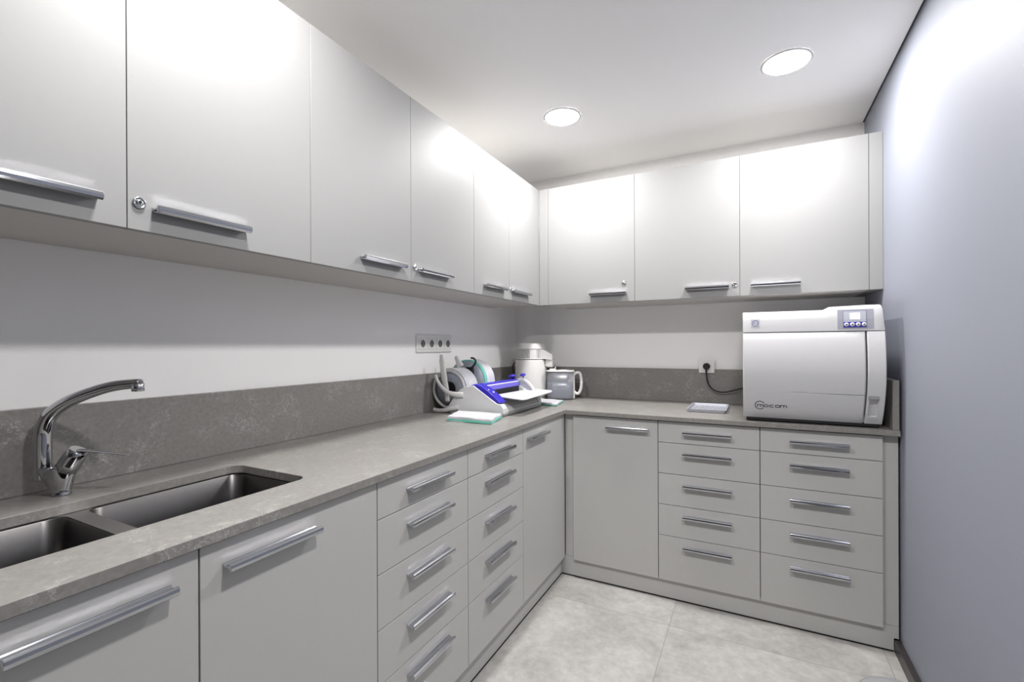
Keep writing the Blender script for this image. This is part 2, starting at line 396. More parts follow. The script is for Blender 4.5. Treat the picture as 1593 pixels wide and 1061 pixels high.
def sink_cab():
    t = thing('base_cabinet', 'grey two-door base cabinet under the double sink', 'base cabinet', (0, -2.975, 0), PI / 2, GB)
    b = MB(); L = 0.9142
    b.box(0.0004, 0.018, -XF + 0.0205, -0.005, 0.105, 0.860); b.box(L - 0.018, L - 0.0004, -XF + 0.0205, -0.005, 0.105, 0.860)
    b.box(0.018, L - 0.018, -XF + 0.0205, -0.005, 0.105, 0.123); b.box(0.018, L - 0.018, -XF + 0.0205, -XF + 0.036, 0.80, 0.860); b.box(0.018, L - 0.018, -0.015, -0.005, 0.123, 0.874)
    b.box(0.44, 0.478, -XF + 0.0205, -XF + 0.036, 0.123, 0.80)
    b.build('body', 'carc', t)
    for xa, xb, hx in ((0, 0.4594, 0.413 - h), (0.4594, L, 0.5015 + h)):
        d = MB(); d.box(xa + 0.0015, xb - 0.0015, -XF, -XF + 0.019, CUTS[5] + 0.0013, CUTS[0] - 0.0013); do = d.build('door', 'base', t, bevel=0.0007, seg=1)
        handle(do, hx, -XF, HZ[0])
sink_cab()
bl(-2.0608, -1.6097, 'drawer_unit', 'drawer unit', 'grey five-drawer unit next to the sink cabinet on the left run', drawers=True)
bl(-1.6097, -1.1595, 'drawer_unit', 'drawer unit', 'grey five-drawer unit on the left run, beside its corner base cabinet', drawers=True)
bl(-1.1595, -0.6425, 'base_cabinet', 'base cabinet', 'grey single-door base cabinet at the corner end of the left run', [(-1.1595, -0.6425, -1.120 + h)])
def bb_(x0, x1, name, cat, label, doors=None, drawers=False):
    base_cab(name, cat, (0, 0, 0), 0, x0, x1, YF, label, doors, drawers, GB)
bb_(0.6719, 1.1137, 'base_cabinet', 'base cabinet', 'grey single-door base cabinet on the back wall next to the corner', [(0.6719, 1.1137, 1.069 - h)])
bb_(1.1137, 1.5555, 'drawer_unit', 'drawer unit', 'grey five-drawer unit under the steel tray on the back wall', drawers=True)
bb_(1.5555, 1.9949, 'drawer_unit', 'drawer unit', 'grey five-drawer unit under the sterilizer beside the blue wall', drawers=True)
m = MB(); m.box(0.6225, 0.6719 - 0.0006, YP, YP + 0.018, 0.106, 0.874)
tag(m.build('filler_panel', 'base', bevel=0.0005, seg=1), 'narrow grey filler strip in the inside corner of the base cabinets', 'filler panel')
m = MB(); m.box(1.9949 + 0.0006, 2.0465, YP, YP + 0.018, 0.106, 0.874)
tag(m.build('filler_panel', 'base', bevel=0.0005, seg=1), 'narrow grey filler strip between the last drawer unit and the blue wall', 'filler panel')
m = MB(); m.box(XP + 0.0005, 2.0305, YP, YP + 0.016, 0.006, 0.1045); m.box(2.0305, 2.0465, YP, YP + 0.016, 0.055, 0.1045)
p = m.build('plinth_board', 'base', bevel=0.0004, seg=1); tag(p, 'long grey plinth board along the floor under the back wall units', 'plinth')
m = MB(); m.box(XP + 0.0005, 2.030, YP - 0.0015, YP + 0.014, 0.0002, 0.006); m.build('floor_seal', 'gap', p)
m = MB(); m.box(XP - 0.016, XP, -3.885, YP - 0.0, 0.006, 0.1045)
p = m.build('plinth_board', 'base', bevel=0.0004, seg=1); tag(p, 'long grey plinth board along the floor under the sink run', 'plinth')
m = MB(); m.box(XP - 0.014, XP + 0.0015, -3.885, YP - 0.002, 0.0002, 0.006); m.build('floor_seal', 'gap', p)

# ------------------------------------------------------------------ worktop with sink cut-out
XW, YW, XWR = 0.6368, -0.678, 2.0456
def worktop():
    outer = [(0.0008, -3.885), (XW, -3.885), (XW, YW), (XWR, YW), (XWR, -0.0008), (0.0008, -0.0008)]
    hole = [(x, y) for x, y, _ in rrect(0.1875, 0.489, -2.915, -2.174, 0.033, 0, 8)]
    bm = bmesh.new(); es = []
    for loop in (outer, hole):
        vs = [bm.verts.new((x, y, ZS)) for x, y in loop]
        for i in range(len(vs)): es.append(bm.edges.new((vs[i], vs[(i + 1) % len(vs)])))
    bmesh.ops.triangle_fill(bm, use_beauty=True, use_dissolve=False, edges=es)
    fs = [f for f in bm.faces]
    r = bmesh.ops.extrude_face_region(bm, geom=fs)
    bmesh.ops.translate(bm, verts=[v for v in r['geom'] if isinstance(v, bmesh.types.BMVert)], vec=(0, 0, ZT - ZS))
    bmesh.ops.recalc_face_normals(bm, faces=bm.faces)
    me = bpy.data.meshes.new('worktop'); bm.to_mesh(me); bm.free(); me.materials.append(MT['quartz'])
    o = bpy.data.objects.new('worktop', me); COL.objects.link(o)
    b = o.modifiers.new('bevel', 'BEVEL'); b.width = 0.0014; b.segments = 2; b.limit_method = 'ANGLE'; b.angle_limit = math.radians(40)
    return tag(o, 'L-shaped grey quartz worktop with fine pale veins and a sink cut-out', 'worktop')
worktop()
ZSP = 1.1
m = MB(); m.box(0.0004, 0.02, -3.885, -0.0004, ZT + 0.0006, ZSP)
tag(m.build('upstand', 'quartz', bevel=0.001), 'grey quartz upstand along the left wall behind the tap', 'upstand')
m = MB()
sx0, sx1, sz0 = 1.2433, 1.3289, 1.0784
m.box(0.0206, sx0 + 0.004, -0.02, -0.0004, ZT + 0.0006, ZSP); m.box(sx1 - 0.004, 2.0215, -0.02, -0.0004, ZT + 0.0006, ZSP); m.box(sx0 + 0.004, sx1 - 0.004, -0.02, -0.0004, ZT + 0.0006, sz0 + 0.004)
tag(m.build('upstand', 'quartz'), 'grey quartz upstand along the back wall behind the jug and tray', 'upstand')
m = MB(); m.box(2.022, 2.0435, -0.672, -0.0206, ZT + 0.0006, ZSP)
tag(m.build('upstand', 'quartz', bevel=0.001), 'short grey quartz upstand between the sterilizer and the blue wall', 'upstand')

# ------------------------------------------------------------------ sink
def sink():
    t = thing('kitchen_sink', 'stainless steel double bowl sink set under the worktop', 'sink', (0, 0, ZS))
    yr0, yr1, yl0, yl1, xa, xb = -2.524, -2.168, -2.920, -2.560, 0.183, 0.494
    def bowl(y0, y1):
        b = MB(); n = 8
        L = [rrect(xa, xb, y0, y1, 0.032, -0.0030, n), rrect(xa + 0.003, xb - 0.003, y0 + 0.003, y1 - 0.003, 0.032, -0.0055, n)]
        L.append(rrect(xa + 0.006, xb - 0.006, y0 + 0.006, y1 - 0.006, 0.032, -0.13, n))
        for i in range(1, 7):
            q = PI / 2 * i / 6; dd = 0.03 * (1 - math.cos(q)) + 0.006
            L.append(rrect(xa + dd, xb - dd, y0 + dd, y1 - dd, max(0.032 - dd * 0.4, 0.012), -0.13 - 0.035 * math.sin(q), n))
        cx, cy = (xa + xb) / 2, (y0 + y1) / 2
        b.loft(L, cap0=False, cap1=True)
        # outer shell to give the steel its gauge
        L2 = [rrect(xa - 0.001, xb + 0.001, y0 - 0.001, y1 + 0.001, 0.033, -0.0032, n), rrect(xa - 0.001, xb + 0.001, y0 - 0.001, y1 + 0.001, 0.033, -0.168, n)]
        b.loft(L2, cap0=False, cap1=True)
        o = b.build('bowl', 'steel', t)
        d = MB(); d.lathe([(0.045, 0.0005), (0.045, 0.0025), (0.036, 0.003), (0.030, 0.0012), (0.001, 0.001)], (cx, cy, -0.1655), n=32, cap0=False); d.build('drain', 'chrome', o)
    bowl(yr0, yr1); bowl(yl0, yl1)
    # rim plate with the two bowl openings
    bm = bmesh.new(); es = []
    for loop in ([(xa - 0.02, yl0 - 0.02), (xb + 0.02, yl0 - 0.02), (xb + 0.02, yr1 + 0.02), (xa - 0.02, yr1 + 0.02)],
                 [(x, y) for x, y, _ in rrect(xa, xb, yr0, yr1, 0.032, 0, 8)], [(x, y) for x, y, _ in rrect(xa, xb, yl0, yl1, 0.032, 0, 8)]):
        vs = [bm.verts.new((x, y, -0.0030)) for x, y in loop]
        for i in range(len(vs)): es.append(bm.edges.new((vs[i], vs[(i + 1) % len(vs)])))
    bmesh.ops.triangle_fill(bm, use_beauty=True, edges=es)
    r = bmesh.ops.extrude_face_region(bm, geom=list(bm.faces))
    bmesh.ops.translate(bm, verts=[v for v in r['geom'] if isinstance(v, bmesh.types.BMVert)], vec=(0, 0, 0.0022))
    bmesh.ops.recalc_face_normals(bm, faces=bm.faces)
    me = bpy.data.meshes.new('rim'); bm.to_mesh(me); bm.free(); me.materials.append(MT['steel_lit'])
    o = bpy.data.objects.new('rim', me); COL.objects.link(o); o.parent = t
sink()

# ------------------------------------------------------------------ faucet (local x = forward, z up from the worktop)
def faucet():
    t = thing('faucet', 'chrome mixer tap with a high curved spout and side lever behind the sink', 'tap', (0.0625, -2.553, ZT + 0.0003), math.radians(35))
    b = MB()
    def ell(cx, a, c, z, tilt=0.0, n=32): return [(cx + a * math.cos(q), c * math.sin(q), z + tilt * math.cos(q)) for q in (2 * PI * i / n for i in range(n))]
    b.loft([ell(0.038, 0.0185, 0.0185, 0.0), ell(0.038, 0.0185, 0.0185, 0.003), ell(0.0375, 0.0175, 0.0175, 0.005), ell(0.036, 0.023, 0.0195, 0.020), ell(0.033, 0.032, 0.0215, 0.040, 0.002),
            ell(0.030, 0.040, 0.023, 0.056, 0.004), ell(0.029, 0.0425, 0.0235, 0.063, 0.004), ell(0.029, 0.0415, 0.023, 0.066, 0.003), ell(0.029, 0.037, 0.020, 0.068, 0.002)])
    b.build('body', 'chrome', t)
    b = MB()
    ax = [(0.048, 0, 0.058), (0.056, 0, 0.072), (0.066, 0, 0.089), (0.0735, 0, 0.101), (0.075, 0, 0.1035)]
    b.tube(ax, [0.0225, 0.0225, 0.0215, 0.0205, 0.017], n=28)
    b.build('cartridge_cap', 'chrome', t)
    b = MB()
    b.tube(smooth_path([(0.070, 0, 0.1010), (0.088, 0, 0.1005), (0.112, 0, 0.0975), (0.146, 0, 0.0925), (0.181, 0, 0.0880)], 5), [0.0135] * 4 + [0.0115] * 4 + [0.009] * 4 + [0.008] * 4 + [0.0075] * 4 + [0.006], n=16, flat=0.24, up=Vector((0, 0, 1)))
    b.build('lever', 'chrome', t)
    b = MB()
    path = smooth_path([(-0.0, 0, 0.035), (0, 0, 0.08), (0, 0, 0.125), (0.003, 0, 0.155), (0.014, 0, 0.183), (0.035, 0, 0.204), (0.064, 0, 0.2215), (0.102, 0, 0.237), (0.145, 0, 0.250), (0.190, 0, 0.2555), (0.207, 0, 0.2565)], 6)
    n = len(path)
    b.tube(path, [0.0165 - 0.006 * max(0, (i / (n - 1) - 0.25)) / 0.75 for i in range(n)], n=24)
    b.build('spout', 'chrome', t)
    b = MB(); b.lathe([(0.0095, 0.010), (0.0125, 0.009), (0.0128, -0.008), (0.0115, -0.0095), (0.009, -0.0095), (0.0085, -0.007)], (0.201, 0, 0.2475), n=28); b.build('aerator', 'chrome', t)
faucet()

# ------------------------------------------------------------------ sockets
def socket_face(parent, c, ax, s=0.0305, r=0.0195, well='sockd'):
    """c: centre; ax 'x' faces +x, 'y' faces -y"""
    sg = 1 if ax == 'x' else -1
    M = Matrix.Translation(c) @ (Matrix.Rotation(PI / 2, 4, 'Z') if ax == 'x' else Matrix.Identity(4))
    m = MB()
    L = [rrect(-s, s, -s, s, 0.003, 0, 3), rrect(-s, s, -s, s, 0.003, 0.0025, 3), rrect(-s + 0.001, s - 0.001, -s + 0.001, s - 0.001, 0.003, 0.003, 3)]
    m.loft([[(x, -z, y) for x, y, z in l] for l in L], M, cap0=False, smooth=False)
    o = m.build('socket', 'sock', parent)
    w = MB(); w.lathe([(r + 0.002, -0.0022), (r + 0.0015, -0.0042), (r, -0.0044), (r - 0.001, -0.0032)], ax='y', n=32, M=M, cap0=False, cap1=False); w.build('socket_ring', 'sock', o)
    w = MB(); w.lathe([(r, -0.0030), (r, -0.0034)], ax='y', n=32, M=M); w.build('socket_well', well, o)
    w = MB()
    for dx in (-0.0095, 0.0095): w.lathe([(0.0028, -0.0033), (0.0028, -0.0039)], (dx, 0, 0), ax='y', n=12, M=M)
    w.box(-0.002, 0.002, -0.0058, -0.003, r - 0.005, r, M); w.box(-0.002, 0.002, -0.0058, -0.003, -r, -r + 0.005, M)
    w.build('contacts', 'gap', o)
t = thing('socket_strip', 'white four-gang power socket on the left wall above the heat sealer', 'power socket', (0, -0.981, 1.2575))
m = MB(); L = [rrect(-0.154, 0.154, -0.0465, 0.0465, 0.005, 0, 4), rrect(-0.154, 0.154, -0.0465, 0.0465, 0.005, 0.006, 4), rrect(-0.151, 0.151, -0.0435, 0.0435, 0.004, 0.0085, 4)]
m.loft([[(z + 0.0003, x, y) for x, y, z in l] for l in L], smooth=False); m.build('frame', 'sock', t)
for yy in (-1.0886, -1.0137, -0.939, -0.8665): socket_face(t, (0.0085, yy + 0.981, 0.0), 'x')
t = thing('wall_socket', 'white single power socket set into the back upstand with a black plug in it', 'power socket', ((sx0 + sx1) / 2, 0, (sz0 + 1.1575) / 2))
m = MB(); hw, hh = (sx1 - sx0) / 2, (1.1575 - sz0) / 2
m.box(-hw + 0.005, hw - 0.005, -0.021, -0.0005, -hh + 0.005, hh - 0.005)
m.box(-hw, hw, -0.030, -0.0203, -hh, hh); m.build('frame', 'sock', t, bevel=0.0015)
socket_face(t, (0, -0.030, 0), 'y', 0.028, 0.0195, 'sock')

# black plug and cable
t = thing('power_cord', 'black round plug and power cord running behind the sterilizer', 'power cord', (1.2865, -0.0345, 1.118))
m = MB(); m.lathe([(0.017, 0.0), (0.0195, -0.003), (0.0195, -0.016), (0.017, -0.021), (0.011, -0.024)], ax='y', n=32); m.build('plug', 'dark', t)
m = MB(); c0 = Vector((1.2865, -0.0345, 1.118))
pts = [Vector(p) - c0 for p in [(1.2865, -0.050, 1.116), (1.2865, -0.052, 1.090), (1.288, -0.050, 1.060), (1.297, -0.048, 1.015), (1.322, -0.047, 0.983), (1.360, -0.047, 0.969), (1.400, -0.047, 0.972), (1.440, -0.047, 0.984), (1.480, -0.048, 0.995), (1.52, -0.047, 1.0)]]
sp = smooth_path(pts, 6); m.tube(sp, [max(0.0042, 0.0085 - 0.0005 * i) for i in range(len(sp))], n=12); m.build('cable', 'dark', t)

# ------------------------------------------------------------------ tray
t = thing('steel_tray', 'small shallow steel tray lying on the worktop left of the sterilizer', 'tray', (1.318, -0.325, ZT + 0.0002))
m = MB(); w_, d_ = 0.094, 0.150
L = [rrect(-w_ + 0.012, w_ - 0.012, -d_ + 0.012, d_ - 0.012, 0.01, 0.0, 5), rrect(-w_ + 0.006, w_ - 0.006, -d_ + 0.006, d_ - 0.006, 0.012, 0.0015, 5), rrect(-w_ + 0.002, w_ - 0.002, -d_ + 0.002, d_ - 0.002, 0.012, 0.014, 5), rrect(-w_, w_, -d_, d_, 0.012, 0.0155, 5),
     rrect(-w_ + 0.005, w_ - 0.005, -d_ + 0.005, d_ - 0.005, 0.012, 0.0152, 5), rrect(-w_ + 0.0085, w_ - 0.0085, -d_ + 0.0085, d_ - 0.0085, 0.012, 0.004, 5), rrect(-w_ + 0.014, w_ - 0.014, -d_ + 0.014, d_ - 0.014, 0.012, 0.0022, 5)]
m.loft(L, smooth=False); o = m.build('pan', 'tray', t)
m = MB()
for i in range(13):
    for j in range(20):
        x = -0.072 + 0.012 * i; y = -0.124 + 0.013 * j
        m.lathe([(0.003, 0.0020), (0.0032, 0.0036), (0.002, 0.0038)], (x, y, 0), n=8)
m.build('raised_dots', 'tray', t)

# ------------------------------------------------------------------ sterilizer
def lerp_prof(P, z):
    for (y0, z0), (y1, z1) in zip(P, P[1:]):
        if z0 <= z <= z1:
            return y0 + (y1 - y0) * (z - z0) / (z1 - z0)
    return P[0][0] if z < P[0][1] else P[-1][0]
def cr_prof(P, k=6):
    q = smooth_path([(0, a, b_) for a, b_ in P], k); return [(p.y, p.z) for p in q]
AP = cr_prof([(-0.645, 0.917), (-0.672, 0.960), (-0.693, 1.005), (-0.712, 1.060), (-0.7205, 1.110), (-0.7215, 1.160), (-0.7185, 1.210), (-0.712, 1.2575), (-0.7035, 1.2965)])
XA0, XA1, XD = 1.4895, 1.994, 1.9350
def ay(z): return lerp_prof(AP, z)
def sterilizer():
    t = thing('steam_sterilizer', 'large white tabletop steam sterilizer with a curved door and small display', 'sterilizer', (XA0, -0.06, ZT))
    o = Vector((XA0, -0.06, ZT))
    T = Matrix.Translation(-o)
    b = MB(); b.box(XA0 + 0.004, XA1 - 0.004, -0.640, -0.06, 0.9205, 1.384, T); b.build('body', 'plast', t, bevel=0.006)
    def panel(name, xs, zs, fy, back, m='plast', bev=0.0):
        b = MB(); vs = []; nx, nz = len(xs), len(zs)
        for x in xs:
            for z in zs: vs.append((x, fy(x, z), z))
        fs = [(i * nz + j, (i + 1) * nz + j, (i + 1) * nz + j + 1, i * nz + j + 1) for i in range(nx - 1) for j in range(nz - 1)]
        k = len(vs)
        for x in xs:
            for z in zs: vs.append((x, fy(x, z) + back, z))
        fs += [tuple(k + q for q in f[::-1]) for f in fs]
        for i in range(nx - 1):
            fs.append((i * nz, k + i * nz, k + (i + 1) * nz, (i + 1) * nz)); fs.append(((i + 1) * nz - 1, (i + 2) * nz - 1, k + (i + 2) * nz - 1, k + (i + 1) * nz - 1))
        for j in range(nz - 1):
            fs.append((j, j + 1, k + j + 1, k + j)); q = (nx - 1) * nz; fs.append((q + j, k + q + j, k + q + j + 1, q + j + 1))
        b.add(vs, fs, T, smooth=True)
        o_ = b.build(name, m, t)
        o_.data.set_sharp_from_angle(angle=math.radians(28)) if hasattr(o_.data, 'set_sharp_from_angle') else None
        if bev:
            q = o_.modifiers.new('bevel', 'BEVEL'); q.width = bev; q.segments = 2; q.limit_method = 'ANGLE'; q.angle_limit = math.radians(50)
        return o_
    zs = sorted([0.9175 + i * (1.2955 - 0.9175) / 26 for i in range(27)] + [1.0400, 1.0385, 1.0365, 1.0350])
    # door, with a crease that fades in from the left
    def fd(x, z):
        y = ay(z)
        if 1.0360 < z < 1.0390: y += 0.0045 * max(0, min(1, (x - 1.66) / 0.2))
        e = min(x - XA0, XD - 0.006 - x, z - 0.917, 1.296 - z)
        return y + (0.004 - e) * 0.9 * (e < 0.004)
    panel('door', [XA0, XA0 + 0.0018, XA0 + 0.004] + [XA0 + 0.004 + (XD - 0.014 - XA0) * i / 16 for i in range(1, 16)] + [XD - 0.010, XD - 0.0078, XD - 0.006], zs, fd, 0.03)
    def fs_(x, z):
        y = ay(z)
        ix = min(x - 1.9425, 1.9745 - x); iz = min(z - 0.948, 1.036 - z)
        if ix > 0 and iz > 0: y += 0.014 * min(1, ix / 0.004 + 0.001, iz / 0.004 + 0.001)
        e = min(x - XD, XA1 - x)
        return y + (0.003 - e) * 0.8 * (e < 0.003)
    zs2 = sorted(zs + [0.948, 0.9525, 1.0318, 1.036])
    panel('side_panel', [XD, XD + 0.003, 1.9425, 1.9470, 1.9580, 1.9700, 1.9745, 1.985, XA1 - 0.003, XA1], zs2, fs_, 0.03)
    # catch inside the grip recess
    b = MB(); b.box(1.9390, 1.9740, -0.706, -0.690, 1.0230, 1.0370, T); b.build('grip', 'dgrey', t, bevel=0.002)
    b = MB(); b.box(XA0 + 0.012, XA1 - 0.012, -0.642, -0.08, 0.9055, 0.9202, T); b.build('shade_plate', 'dark', t)  # black plate added to deepen the shade under the body
    # top fascia: slopes back, with the raised right end that holds the display
    P0 = [(-0.7020, 1.2990), (-0.7010, 1.3200), (-0.6985, 1.3500), (-0.6930, 1.377), (-0.6870, 1.3850), (-0.6740, 1.3885)]
    P1 = [(-0.7020, 1.2990), (-0.7010, 1.3200), (-0.6985, 1.3500), (-0.6930, 1.386), (-0.6850, 1.3990), (-0.6700, 1.4040)]
    xs = [XA0, XA0 + 0.003] + [XA0 + 0.003 + (1.803 - XA0 - 0.003) * i / 8 for i in range(1, 9)] + [1.8045, 1.8065, 1.8085, 1.811, 1.8145, 1.82] + [1.82 + (XA1 - 0.004 - 1.82) * i / 6 for i in range(1, 7)] + [XA1]
    def w(x): q = max(0, min(1, (x - 1.803) / 0.0085)); return q * q * (3 - 2 * q)
    b = MB(); loops = []
    for x in xs:
        q = w(x); d = 0.002 if x in (XA0, XA1) else 0.0
        tilt = 0.004 * max(0, (1.93 - x) / 0.13) * q
        tp_ = 0.012 * max(0, (x - 1.90) / (XA1 - 1.90))
        loop = [(x - tp_ * k / 5, y0 + (y1 - y0) * q + d, z0 + (z1 - z0 - tilt * (k / 5)) * q) for k, ((y0, z0), (y1, z1)) in enumerate(zip(P0, P1))]
        top = 1.3890 + (0.0155 - tilt) * q
        loop += [(x - tp_, -0.30, top), (x - tp_, -0.065, top - 0.002), (x, -0.065, 1.299)]
        loops.append(loop)
    b.loft(loops, T, smooth=True)
    fo = b.build('top_fascia', 'plast', t); fo.data.set_sharp_from_angle(angle=math.radians(35))
    def onf(x, z, off=0.0): # front of the fascia
        P = P1 if x > 1.81 else P0
        return Vector((x, lerp_prof(P, z) - off, z))
    def patch(name, x0, x1, z0, z1, off, m, parent=t, th=0.002, nz=5):
        b = MB(); loops = []
        for i in range(nz):
            z = z0 + (z1 - z0) * i / (nz - 1)
            loops.append([onf(x0, z, off), onf(x1, z, off), onf(x1, z, off - th), onf(x0, z, off - th)])
        b.loft(loops, T, smooth=False); return b.build(name, m, parent)
    cp = patch('control_panel', 1.838, 1.9580, 1.307, 1.3860, 0.0008, 'pgrey')
    patch('display', 1.8585, 1.933, 1.3350, 1.3795, 0.0022, 'lcdf', cp)
    patch('display_frame', 1.8570, 1.9345, 1.3120, 1.3812, 0.0016, 'inkb', cp)
    patch('lit_screen', 1.8800, 1.9130, 1.3460, 1.3710, 0.0027, 'lcd', cp)
    patch('button_strip', 1.8580, 1.9335, 1.3135, 1.3345, 0.0022, 'bluep', cp)
    for i in range(4):
        c = onf(1.8680 + i * 0.0195, 1.3245, 0.0022) - o
        b = MB(); R = Matrix.Translation(c) @ Matrix.Rotation(math.radians(-5), 4, 'X')
        b.lathe([(0.0082, 0), (0.0080, -0.002), (0.0032, -0.0026)], ax='y', n=24, M=R, cap0=False); b.build('button', 'plast', cp)
        b = MB(); b.lathe([(0.0028, -0.0024), (0.0026, -0.0030)], ax='y', n=16, M=R); b.build('button_dot', 'ink', cp)
    # round maker's mark on the left of the fascia
    c = onf(1.5385, 1.3390, 0.0006) - o; R = Matrix.Translation(c) @ Matrix.Rotation(math.radians(-5), 4, 'X')
    b = MB(); b.lathe([(0.0135, 0), (0.0135, -0.0006), (0.0105, -0.0006), (0.0105, 0)], ax='y', n=32, M=R, cap0=False, cap1=False)
    b.prism([(-0.0085, 0.0005), (-0.003, 0.0040), (-0.003, -0.0030)], 'y', -0.0006, 0.0, R)
    b.prism([(-0.0015, 0.0015), (0.0005, 0.0020), (0.0005, -0.0005), (-0.0010, -0.0010)], 'y', -0.0006, 0.0, R)
    b.prism([(0.0015, -0.0035), (0.0060, -0.0035), (0.0075, -0.0010), (0.0055, -0.0022), (0.0020, -0.0022)], 'y', -0.0006, 0.0, R)
    b.build('badge', 'inkb', t)
    b = MB(); b.box(-0.0165, 0.0165, -0.00035, 0.001, -0.0165, 0.0165, R); b.build('badge_plate', 'lcdf', t)
    # raised print on the door
    def stroke(b, pts, wd):
        loops = []
        pts = [Vector(p) for p in pts]
        for i, p in enumerate(pts):
            d = (pts[min(i + 1, len(pts) - 1)] - pts[max(i - 1, 0)]).normalized(); nrm = Vector((-d.y, d.x))
            a, c_ = p + nrm * wd / 2, p - nrm * wd / 2
            loops.append([Vector((q.x, ay(q.y) + dy, q.y)) for q, dy in ((a, -0.0007), (c_, -0.0007), (c_, 0.001), (a, 0.001))])
        b.loft(loops, T, smooth=False)
    zc, hh_ = 0.9745, 0.0062
    b = MB(); wd = 0.0031
    stroke(b, [(1.5555 + 0.0185 * math.cos(a), 0.9765 + 0.0182 * math.sin(a)) for a in [math.radians(28 + (318 - 28) * i / 30) for i in range(31)]], wd)
    def em(x0, x1):
        r = 0.0035; xm = (x0 + x1) / 2
        stroke(b, [(x0, zc - hh_), (x0, zc + hh_)], wd)
        stroke(b, [(x0, zc + hh_ - wd / 2), (x1 - r, zc + hh_ - wd / 2), (x1 - wd / 2 - 0.0006, zc + hh_ - 0.002), (x1 - wd / 2, zc + hh_ - r), (x1 - wd / 2, zc - hh_)], wd)
        stroke(b, [(xm, zc + hh_ - wd / 2), (xm, zc - hh_)], wd)
    def oh(x0, x1, a0=0, a1=360):
        cx, rx, rz = (x0 + x1) / 2, (x1 - x0) / 2 - wd / 2, hh_ - wd / 2; pts = []
        for i in range(25):
            a = math.radians(a0 + (a1 - a0) * i / 24); c_, s_ = math.cos(a), math.sin(a)
            pts.append((cx + rx * math.copysign(abs(c_) ** 0.55, c_), zc + rz * math.copysign(abs(s_) ** 0.55, s_)))
        stroke(b, pts, wd)
    em(1.5462, 1.5685); oh(1.5700, 1.5895); oh(1.5925, 1.6110, 42, 318); oh(1.6135, 1.6330); em(1.6350, 1.6590)
    b.build('maker_name', 'ink', t)
    for x in (XA0 + 0.05, XA1 - 0.05):
        for y in (-0.60, -0.12):
            b = MB(); b.lathe([(0.018, 0.9004), (0.022, 0.921)], (x, y, 0), n=20, M=T); b.build('foot', 'dark', t)
sterilizer()

# ------------------------------------------------------------------ water distiller and jug
def distiller():
    cx, cy = 0.225, -0.225
    t = thing('water_distiller', 'white cylindrical water distiller with a vented lid in the worktop corner', 'water distiller', (cx, cy, ZT + 0.0003))
    b = MB(); b.lathe([(0.100, 0), (0.101, 0.006), (0.098, 0.008), (0.098, 0.014), (0.1065, 0.017), (0.108, 0.03), (0.104, 0.246), (0.102, 0.252)], n=56); b.build('body', 'plast2', t)
    b = MB(); b.lathe([(0.1005, 0.2515), (0.1005, 0.2565)], n=56); b.build('seam_band', 'dgrey', t)
    b = MB(); b.lathe([(0.093, 0.2562), (0.0905, 0.320)], n=48); b.build('vent_core', 'sockd', t)
    b = MB()
    b.lathe([(0.1035, 0.2562), (0.104, 0.2615), (0.1005, 0.2625), (0.092, 0.2625)], n=56, cap0=True)
    for i in range(54):
        a = 2 * PI * i / 54; wdt = 0.0026
        if abs((math.degrees(a) - 305 + 180) % 360 - 180) < 12: wdt = 0.0055
        R = Matrix.Rotation(a, 4, 'Z')
        b.add([(0.091, -wdt, 0.262), (0.1025, -wdt, 0.262), (0.1025, wdt, 0.262), (0.091, wdt, 0.262), (0.089, -wdt, 0.321), (0.0975, -wdt, 0.321), (0.0975, wdt, 0.321), (0.089, wdt, 0.321)],
              [(0, 3, 2, 1), (4, 5, 6, 7), (0, 1, 5, 4), (1, 2, 6, 5), (2, 3, 7, 6), (3, 0, 4, 7)], R)
    b.lathe([(0.092, 0.320), (0.0985, 0.320), (0.0965, 0.330), (0.091, 0.338), (0.0885, 0.350), (0.084, 0.3575), (0.070, 0.3610), (0.02, 0.362)], n=56, cap0=True)
    b.build('lid', 'plast2', t)
    # outlet arm over the jug
    b = MB()
    def arm(x, w_, z0, z1): return [(x, -w_, z0), (x, w_, z0), (x, w_, z1), (x, -w_, z1)]
    b.loft([arm(0.070, 0.048, 0.262, 0.322), arm(0.100, 0.046, 0.258, 0.318), arm(0.125, 0.040, 0.255, 0.302), arm(0.150, 0.033, 0.252, 0.290), arm(0.155, 0.031, 0.254, 0.286)], smooth=False)
    b.loft([[(x, y, z) for x, y, _ in rrect(0.106, 0.153, -0.028, 0.028, 0.008, 0)] for z in (0.258, 0.214)] + [[(x, y, 0.205) for x, y, _ in rrect(0.114, 0.149, -0.022, 0.022, 0.008, 0)]], smooth=False)
    o = b.build('outlet_arm', 'plast2', t, bevel=0.002)
    o.rotation_euler = (0, 0, math.radians(6))
    b = MB(); b.tube(smooth_path([(-0.098, 0.012, 0.235), (-0.118, 0.0, 0.232), (-0.132, -0.006, 0.205), (-0.124, -0.004, 0.170), (-0.104, 0.01, 0.150)], 6), 0.004, n=10); b.build('power_cable', 'dark', t)
distiller()
